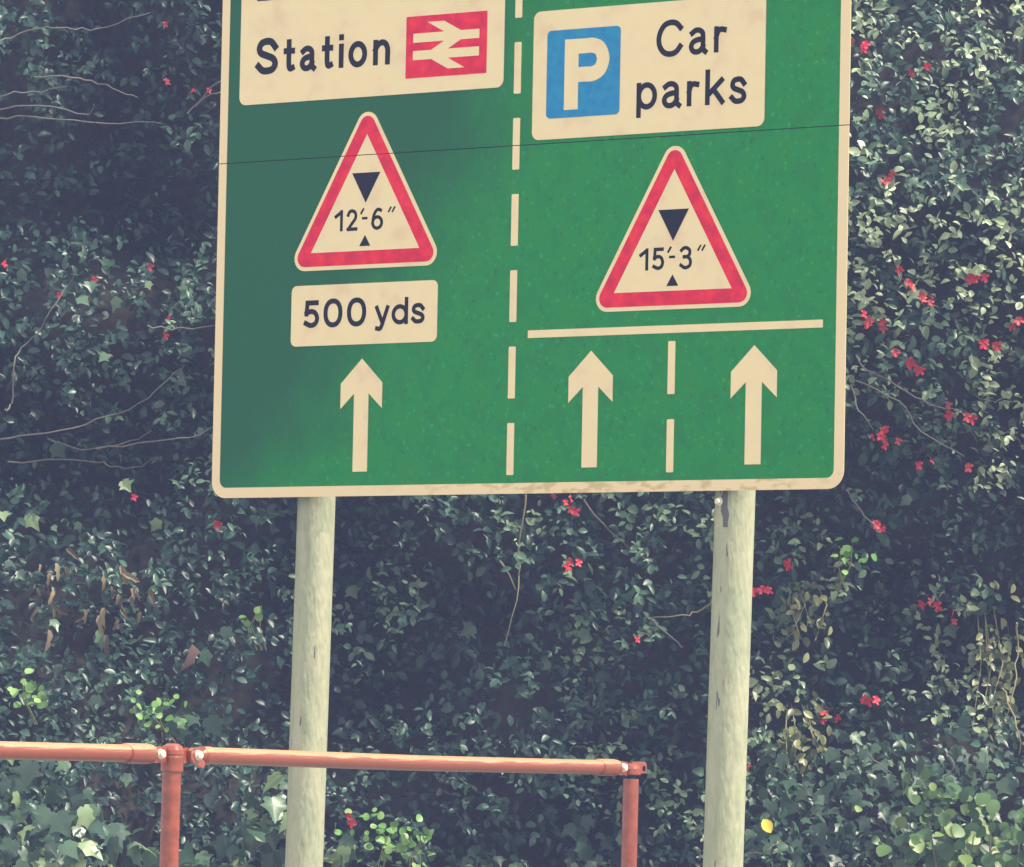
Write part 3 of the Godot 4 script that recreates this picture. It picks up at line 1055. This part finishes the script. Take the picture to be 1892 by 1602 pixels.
func build_hedge():
	# the bank the hedge grows on, close behind the leaves
	var st := begin()
	var nx := 48
	var ny := 34
	for i in nx:
		for j in ny:
			var q := []
			for c in [[i, j], [i + 1, j], [i + 1, j + 1], [i, j + 1]]:
				var x: float = -4.2 + 8.4 * c[0] / nx
				var y: float = -0.1 + 5.8 * c[1] / ny
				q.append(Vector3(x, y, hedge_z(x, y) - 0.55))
			for t in [0, 2, 1, 0, 3, 2]:
				st.add_vertex(q[t])
	st.index()
	st.generate_normals()
	var bank := part("earth_bank", st.commit(), M.soil, self)
	bank.set_meta("kind", "structure")

	var small := small_leaf()
	var rnd := round_leaf()
	var ivyA := ivy_leaf(1.0)
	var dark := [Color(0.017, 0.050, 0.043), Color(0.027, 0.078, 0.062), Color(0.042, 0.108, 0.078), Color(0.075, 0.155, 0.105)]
	var fresh := [Color(0.022, 0.062, 0.050), Color(0.040, 0.100, 0.072), Color(0.085, 0.160, 0.105), Color(0.18, 0.27, 0.17), Color(0.31, 0.39, 0.25)]  # lighter set for the right shrub, sun and sheen put into the colour
	var grp := "flowering hedge shrubs behind the sign"
	var left := plant("flowering_shrub", "dark red-flowered shrub with long bare arching twigs, left of the sign", "shrub", Vector3(-1.7, 0, -21.2), small, dark, 0.40, 0.05, 260, grp)
	var mid := plant("flowering_shrub", "small-leaved shrub with few red flowers, seen between the two grey sign posts", "shrub", Vector3(0.2, 0, -21.2), small, dark + [Color(0.10, 0.18, 0.115), Color(0.17, 0.26, 0.16)], 0.40, 0.05, 260, grp)
	var right := plant("flowering_shrub", "dense shrub with many red flowers, leaves coloured as sunlit, right of the sign", "shrub", Vector3(1.9, 0, -21.0), small, fresh, 0.38, 0.06, 290, grp)
	var ivyL := plant("ivy", "ivy with large lobed leaves under the railing at the left", "ivy", Vector3(-1.5, 0, -20.9), ivyA, [Color(0.030, 0.075, 0.052), Color(0.045, 0.100, 0.066), Color(0.085, 0.165, 0.10), Color(0.20, 0.29, 0.15)], 0.36, 0.06, 240)
	var ivyM := plant("ivy", "ivy creeping low between the railing end post and the peeling sign post", "ivy", Vector3(0.2, 0, -20.9), ivyA, [Color(0.022, 0.055, 0.040), Color(0.032, 0.075, 0.052), Color(0.05, 0.11, 0.07)], 0.42, 0.06, 160)
	var ivyR := plant("ivy", "dull green ivy at the foot of the hedge, right of the peeling sign post", "ivy", Vector3(1.5, 0, -20.7), ivyA, [Color(0.030, 0.072, 0.050), Color(0.042, 0.095, 0.062), Color(0.065, 0.125, 0.075)], 0.42, 0.06, 200)

	# sprays of small leaves, several layers deep
	for layer in 4:
		var step := [0.105, 0.090, 0.085, 0.090][layer] as float
		var y := 0.05
		while y < 5.2:
			var x := -3.6
			while x < 3.6:
				var px := x + rng.randf_range(-0.5, 0.5) * step
				var py := y + rng.randf_range(-0.5, 0.5) * step
				x += step
				var sw := swell(px, py)
				var patch := n3.get_noise_2d(px * 1.7, py * 1.7)
				var dens := 0.52 + sw * 0.9 + patch * 1.3
				if px < -0.9: dens -= 0.12
				if px > 1.0 and py > 2.4: dens += 0.5
				if layer == 0 and rng.randf() > dens: continue
				if layer == 1 and rng.randf() > dens + 0.25: continue
				var s := hedge_z(px, py)
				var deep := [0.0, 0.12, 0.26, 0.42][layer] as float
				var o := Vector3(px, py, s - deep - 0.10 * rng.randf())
				var p := left
				var wob := 0.35 * n2.get_noise_2d(py * 2.0, px)
				if px + wob > 1.0: p = right
				elif px + wob > -0.95: p = mid
				var dir := (Vector3(0, 0.25, 0.8) + rv(0.9)).normalized()
				var tone := -1
				var top_tone: int = p.tones.size() - 1
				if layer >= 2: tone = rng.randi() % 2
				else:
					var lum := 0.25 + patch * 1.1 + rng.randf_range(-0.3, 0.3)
					if p == right: lum += 0.16 + 0.42 * smoothstep(2.2, 3.0, py)  # sunlight put into the leaf colour, stronger towards the top
					if p == mid: lum += 0.06 + 0.26 * clampf((px - 0.1) * 2.0, -0.4, 1.0)  # leaf colour made lighter rightwards in place of sunlight
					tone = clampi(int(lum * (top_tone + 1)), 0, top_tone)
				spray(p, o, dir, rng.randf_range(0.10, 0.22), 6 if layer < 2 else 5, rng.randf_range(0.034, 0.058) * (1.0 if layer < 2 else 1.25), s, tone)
			y += step
	# ivy: leaves held flat to the light, tips hanging
	for pass_ in 2:
		var y := 0.03
		while y < 3.2:
			var x := -3.4
			while x < 3.4:
				var px := x + rng.randf_range(-0.04, 0.04)
				var py := y + rng.randf_range(-0.04, 0.04)
				x += 0.062
				var nn := n3.get_noise_2d(px * 1.3 + 40.0, py * 1.3)
				var lim := 1.05 + nn * 0.7
				if px > -0.75 and px < 0.9: lim = 0.72 + nn * 0.6
				var ch := 0.78
				if py > lim: ch = (0.035 if nn > -0.1 else 0.008) * (1.0 if px < -0.6 else 0.4)
				if rng.randf() > ch: continue
				var p := ivyM
				if px < -0.55: p = ivyL
				elif px > 0.85: p = ivyR
				var s := hedge_z(px, py)
				var o := Vector3(px, py, s + 0.02 + 0.12 * rng.randf() - 0.16 * pass_)
				var dir := Vector3(rng.randf_range(-0.8, 0.8), -0.8 + rng.randf_range(-0.3, 0.7), 0.25 + rng.randf_range(-0.3, 0.3))
				var n := (Vector3(0, 0.5, 0.75) + rv(0.75)).normalized()
				put(p, leaf_at(o, dir, n, rng.randf_range(0.038, 0.085) * (1.3 if p == ivyL and py < lim else 0.9)), (o.z - s) + rng.randf() * 0.1 + (2.0 if seen(o) else 0.0))
			y += 0.062
	for p in [ivyL, ivyM, ivyR]: p.variants = [ivyA, ivy_leaf(0.72, 0.35, 0.5), ivy_leaf(1.15, 0.1, -0.2), ivy_leaf(0.85, 0.6, 0.9)]
	for p in [left, mid, right, ivyL, ivyM, ivyR]:
		finish(p)

	# bare stems
	for l in [[-2.14, 2.79, -2.07, 2.81, -1.94, 2.85, -1.79, 2.85, -1.66, 2.87, -1.49, 2.92], [-2.13, 2.58, -2.07, 2.61, -1.94, 2.63, -1.83, 2.65], [-1.96, 2.67, -1.81, 2.67, -1.71, 2.66, -1.64, 2.63, -1.54, 2.60],
			[-2.11, 2.52, -1.92, 2.52, -1.68, 2.51, -1.44, 2.51], [-2.11, 2.55, -1.94, 2.57, -1.76, 2.54, -1.72, 2.58], [-1.35, 2.56, -1.25, 2.66, -1.16, 2.72], [-1.32, 2.59, -1.25, 2.63, -1.18, 2.65],
			[-2.02, 1.30, -1.99, 1.34, -1.99, 1.47, -1.96, 1.56, -1.88, 1.64, -1.81, 1.77, -1.75, 1.85], [-2.09, 1.22, -1.88, 1.24, -1.69, 1.30, -1.52, 1.37, -1.39, 1.48, -1.34, 1.53],
			[-1.90, 1.23, -1.77, 1.19, -1.60, 1.21, -1.48, 1.27], [-1.69, 1.19, -1.47, 1.22, -1.32, 1.24, -1.20, 1.30], [-2.07, 1.13, -1.73, 1.15, -1.64, 1.12, -1.54, 1.12, -1.45, 1.16], [-1.46, 1.65, -1.33, 1.65, -1.18, 1.66]]:
		var zz := maxf(hedge_z(l[0], l[1] + EYE), hedge_z(l[l.size() - 2], l[l.size() - 1] + EYE)) + 0.16
		stem(left.root, l, zz, 0.0042, M.bark)
	for l in [[0.06, 1.01, 0.04, 0.80, 0.04, 0.65, -0.01, 0.41], [-0.04, 0.75, 0.03, 0.64], [0.29, 0.99, 0.40, 0.87, 0.56, 0.75], [0.81, 0.60, 0.75, 0.56, 0.67, 0.54, 0.54, 0.53], [0.54, 0.53, 0.61, 0.48, 0.68, 0.41]]:
		stem(mid.root, l, hedge_z(l[0], l[1] + EYE) + 0.18, 0.0042, M.straw if l[0] < 0.1 or l[0] > 0.8 else M.bark)
	for l in [[1.36, 1.54, 1.51, 1.45, 1.64, 1.38, 1.75, 1.36], [1.35, 1.47, 1.51, 1.39, 1.60, 1.28, 1.77, 1.18], [1.33, 1.45, 1.36, 1.35, 1.42, 1.28], [1.33, 1.05, 1.39, 0.97, 1.45, 0.89], [1.43, 0.0, 1.51, -0.07],
			[1.94, 0.28, 2.0, 0.13, 2.01, 0.02], [1.72, 0.02, 1.74, -0.04, 1.71, -0.09], [2.01, 0.54, 2.02, 0.41, 2.0, 0.24, 1.96, 0.13], [0.95, -0.39, 1.02, -0.38, 1.08, -0.34]]:
		stem(right.root, l, maxf(hedge_z(l[0], l[1] + EYE), hedge_z(l[l.size() - 2], l[l.size() - 1] + EYE)) + 0.16, 0.0042, M.bark if l[0] < 1.9 else M.straw)

	# red flowers, most of them in twos and threes
	var fm := flower_mesh()
	var reds := [leaf_mat(lin(0.52, 0.012, 0.05), 0.55, 0.15), leaf_mat(lin(0.68, 0.025, 0.065), 0.55, 0.15), leaf_mat(lin(0.62, 0.08, 0.09), 0.55, 0.15)]
	var spots := [1.48, 2.26, 1.60, 1.80, 1.79, 1.89, 1.49, 1.89, 1.42, 1.68, 1.38, 2.53, 1.60, 2.73, 1.35, 2.83, 1.52, 1.55, 1.56, 1.52, 1.67, 1.39, 1.74, 1.36, 1.79, 1.35, 1.46, 1.28, 1.50, 1.25, 1.62, 1.17, 1.86, 1.16, 1.48, 0.91, 1.53, 1.84,
		2.00, 1.70, 1.86, 1.63, 1.36, 1.72, 0.26, 0.96, 0.23, 0.73, 0.47, 0.44, 0.21, 1.00, 1.00, 0.66, 1.11, 0.77, 1.00, -0.05, 1.44, 0.22, 1.31, 0.16, 1.70, 0.63, 1.79, 0.57]
	var spots2 := [-1.41, 2.74, -1.35, 2.69, -1.28, 2.68, -1.43, 1.70, -1.42, 1.63, -1.48, 1.91, -1.71, 1.86, -1.78, 1.78, -1.21, 0.88, -1.54, 1.01, -2.04, 1.93, -1.47, 2.90, -0.60, -0.29]
	for set_ in [spots, spots2]:
		for i in range(0, set_.size(), 2):
			var x: float = set_[i]
			var y: float = set_[i + 1] + EYE
			var host := right if x > 0.9 else (mid if x > -0.9 else left)
			var n := 1 + rng.randi() % 3
			if i in [0, 2, 4, 26, 28]: n = 4
			if x < -0.9: n = 1
			for k in n:
				var q := Vector3(x + rng.randf_range(-0.045, 0.045), y + rng.randf_range(-0.022, 0.022), hedge_z(x, y) + (0.15 if x > -0.9 else 0.02) + rng.randf() * 0.06)
				var o := part("flower", fm, reds[rng.randi() % 3], host.root)
				o.transform = leaf_at(q - host.root.position, (Vector3(0, 1, 0.2) + rv(0.6)).normalized(), (Vector3(0, 0.3, 0.9) + rv(0.7)).normalized(), rng.randf_range(0.016, 0.026) * (0.85 if x < 0.9 else 1.0))

	# bright young shoots
	var lime := [Color(0.10, 0.26, 0.06), Color(0.16, 0.34, 0.09), Color(0.24, 0.40, 0.14)]
	for s in [[-0.47, -0.36, 0.15, 46, "bright green young shoots nearest the plain grey post, under the rail"], [-0.35, -0.40, 0.12, 30, "bright green young shoots low under the middle of the rail, farther from the plain post"], [-1.87, 0.18, 0.10, 30, "bright green leafy shoots at the left edge, just above the rail"], [-1.37, 0.12, 0.10, 24, "fresh green sprig just above the railing joint with the bolts"], [1.34, 0.78, 0.08, 16, "vivid lime green sprig right of the peeling post"], [-1.02, 0.50, 0.05, 8, "small pale green sprig left of the plain grey post"]]:
		var y: float = s[1] + EYE
		var o := Vector3(s[0], y, hedge_z(s[0], y) + 0.20)
		var p := plant("young_shoots", s[4], "young shoots", Vector3(s[0], 0, o.z - 0.1), rnd, lime, 0.45, 0.25, 60)
		for k in s[3]:
			var q: Vector3 = o + Vector3(rng.randfn() * s[2] * 0.5, rng.randfn() * s[2] * 0.4, rng.randf_range(-0.06, 0.08))
			put(p, leaf_at(q, (Vector3(0, 0.2, 0.3) + rv(0.9)).normalized(), (Vector3(0, 0.6, 0.7) + rv(0.6)).normalized(), rng.randf_range(0.022, 0.042)), 1.0)
		finish(p)
		for k in 3:
			st = begin()
			tube(st, [Vector3(rng.randf_range(-0.05, 0.05), y - 0.12, -0.16), Vector3(rng.randf_range(-0.03, 0.03), y - 0.03, 0.02), Vector3(rng.randf_range(-0.06, 0.06), y + 0.05, 0.12)], 0.003, 0.0015, 5)
			part("stem", st.commit(), M.shoot_stem, p.root)

	# two olive leaf patches added in place of sunlit leaves, and a dry spray
	var olive := [Color(0.085, 0.11, 0.05), Color(0.14, 0.165, 0.075), Color(0.22, 0.24, 0.11)]
	for s in [[1.19, 0.58, 0.07, 0.12, 60, "upper olive-yellow leaves added for a sunlit patch of hedge right of the peeling post"], [1.17, 0.07, 0.09, 0.13, 80, "lower olive-yellow leaves added for a sunlit patch of hedge right of the peeling post"], [1.97, 0.36, 0.07, 0.26, 120, "pale straw-coloured spray with dry stalks at the right edge of the hedge"]]:
		var y: float = s[1] + EYE
		var oz := hedge_z(s[0], y) + 0.14
		var p := plant("sunlit_and_dry_spray", s[5], "spray", Vector3(s[0], 0, oz - 0.1), small, olive, 0.4, 0.15, 140)
		for k in s[4]:
			var q := Vector3(s[0] + rng.randfn() * s[2] * 0.7, y + rng.randfn() * s[3] * 0.6, oz + rng.randf_range(-0.06, 0.08))
			put(p, leaf_at(q, (Vector3(0.2, -0.6, 0.3) + rv(0.8)).normalized(), (Vector3(0.2, 0.5, 0.7) + rv(0.7)).normalized(), rng.randf_range(0.03, 0.055)), 1.0)
		finish(p)
		for k in 4:
			st = begin()
			var bx: float = rng.randf_range(-1.0, 1.0) * s[2]
			tube(st, [Vector3(bx, y + s[3], -0.25), Vector3(bx + rng.randf_range(-0.03, 0.03), y + 0.02, 0.1), Vector3(bx + rng.randf_range(-0.05, 0.05), y - s[3] * rng.randf_range(0.4, 1.1), 0.14 + rng.randf() * 0.04)], 0.0035, 0.002, 5)
			part("stem", st.commit(), M.straw, p.root)

	# round-leaved yellow-green bush at the lower right
	var bush := plant("round_leaved_bush", "yellow-green bush with large round leaves at the lower right, below the hedge", "bush", Vector3(1.85, 0, -20.35), rnd, [Color(0.035, 0.095, 0.045), Color(0.05, 0.125, 0.05), Color(0.085, 0.17, 0.055), Color(0.16, 0.24, 0.07)], 0.45, 0.2, 160)
	for k in 190:
		var q := Vector3(1.84 + rng.randfn() * 0.16, EYE - 0.33 + rng.randfn() * 0.11, -20.35 + rng.randf_range(-0.2, 0.15))
		put(bush, leaf_at(q, (Vector3(0, -0.2, 0.4) + rv(0.8)).normalized(), (Vector3(0, 0.5, 0.8) + rv(0.45)).normalized(), rng.randf_range(0.035, 0.075)), q.z)
	for k in 26:
		var q := Vector3(1.68 + rng.randfn() * 0.06, EYE - 0.15 + rng.randfn() * 0.04, -20.45 + rng.randf_range(-0.1, 0.1))
		put(bush, leaf_at(q, rv(1.0).normalized(), (Vector3(0, 0.5, 0.8) + rv(0.5)).normalized(), rng.randf_range(0.03, 0.05)), q.z, 2 + rng.randi() % 2)
	finish(bush)
	for k in 5:
		st = begin()
		tube(st, [Vector3(-0.1 + 0.06 * k, 0, -0.1), Vector3(-0.12 + 0.08 * k, 0.5, -0.05), Vector3(-0.2 + 0.12 * k, 0.95, 0.0)], 0.007, 0.003, 6)
		part("stem", st.commit(), M.bark, bush.root)

	# dry stalks and dead leaves caught in the hedge
	var dry := [Color(0.10, 0.075, 0.055), Color(0.17, 0.125, 0.08), Color(0.26, 0.20, 0.12)]
	var dl := plant("dead_leaf_cluster", "brown withered leaves caught in the hedge at the left edge", "dead leaves", Vector3(-1.72, 0, -20.6), leaf_from([0.0, 0.0, 0.10, 0.1, 0.17, 0.36, 0.11, 0.6, 0.14, 0.8, 0.0, 1.0], 0.9, 0.55), dry, 0.7, 0.1, 60)
	for k in 34:
		var x := -1.68 + rng.randfn() * 0.13
		var y := EYE + 0.57 + rng.randfn() * 0.09
		var q := Vector3(x, y, hedge_z(x, y) + rng.randf_range(0.06, 0.16))
		put(dl, leaf_at(q, (Vector3(0, -0.9, 0.2) + rv(0.7)).normalized(), (Vector3(0, 0.3, 0.9) + rv(0.6)).normalized(), rng.randf_range(0.035, 0.085)), 1.0)
	finish(dl)
	var bl := MeshInstance3D.new()
	bl.name = numbered("dead_leaf")
	bl.mesh = leaf_from([0.0, 0.0, 0.16, 0.12, 0.30, 0.22, 0.20, 0.42, 0.24, 0.60, 0.10, 0.82, 0.0, 1.0], 0.7, 0.35)
	bl.material_override = leaf_mat(lin(0.17, 0.105, 0.09), 0.7, 0.05)
	add_child(bl)
	bl.set_meta("label", "large curled brown dead leaf hanging left of the plain grey post")
	bl.set_meta("category", "dead leaf")
	bl.transform = leaf_at(Vector3(-1.25, EYE + 0.39, hedge_z(-1.25, EYE + 0.35) + 0.20), Vector3(-0.15, -1, 0.1), Vector3(0.75, 0.1, 0.6), 0.115)
	var yl := MeshInstance3D.new()
	yl.name = numbered("yellow_leaf")
	var one2 := begin()
	one2.append_from(small, 0, Transform3D(Basis().scaled(Vector3(0.082, 0.062, 0.06)), Vector3.ZERO))
	yl.mesh = one2.commit()
	yl.material_override = leaf_mat(lin(0.72, 0.58, 0.06), 0.5, 0.2)
	add_child(yl)
	yl.set_meta("label", "single bright yellow leaf on the ivy right of the peeling sign post")
	yl.set_meta("category", "leaf")
	yl.transform = leaf_at(Vector3(1.01, EYE - 0.255, hedge_z(1.03, EYE - 0.28) + 0.22), Vector3(0.5, -0.8, 0.2), Vector3(0, 0.4, 0.9), 1.0)
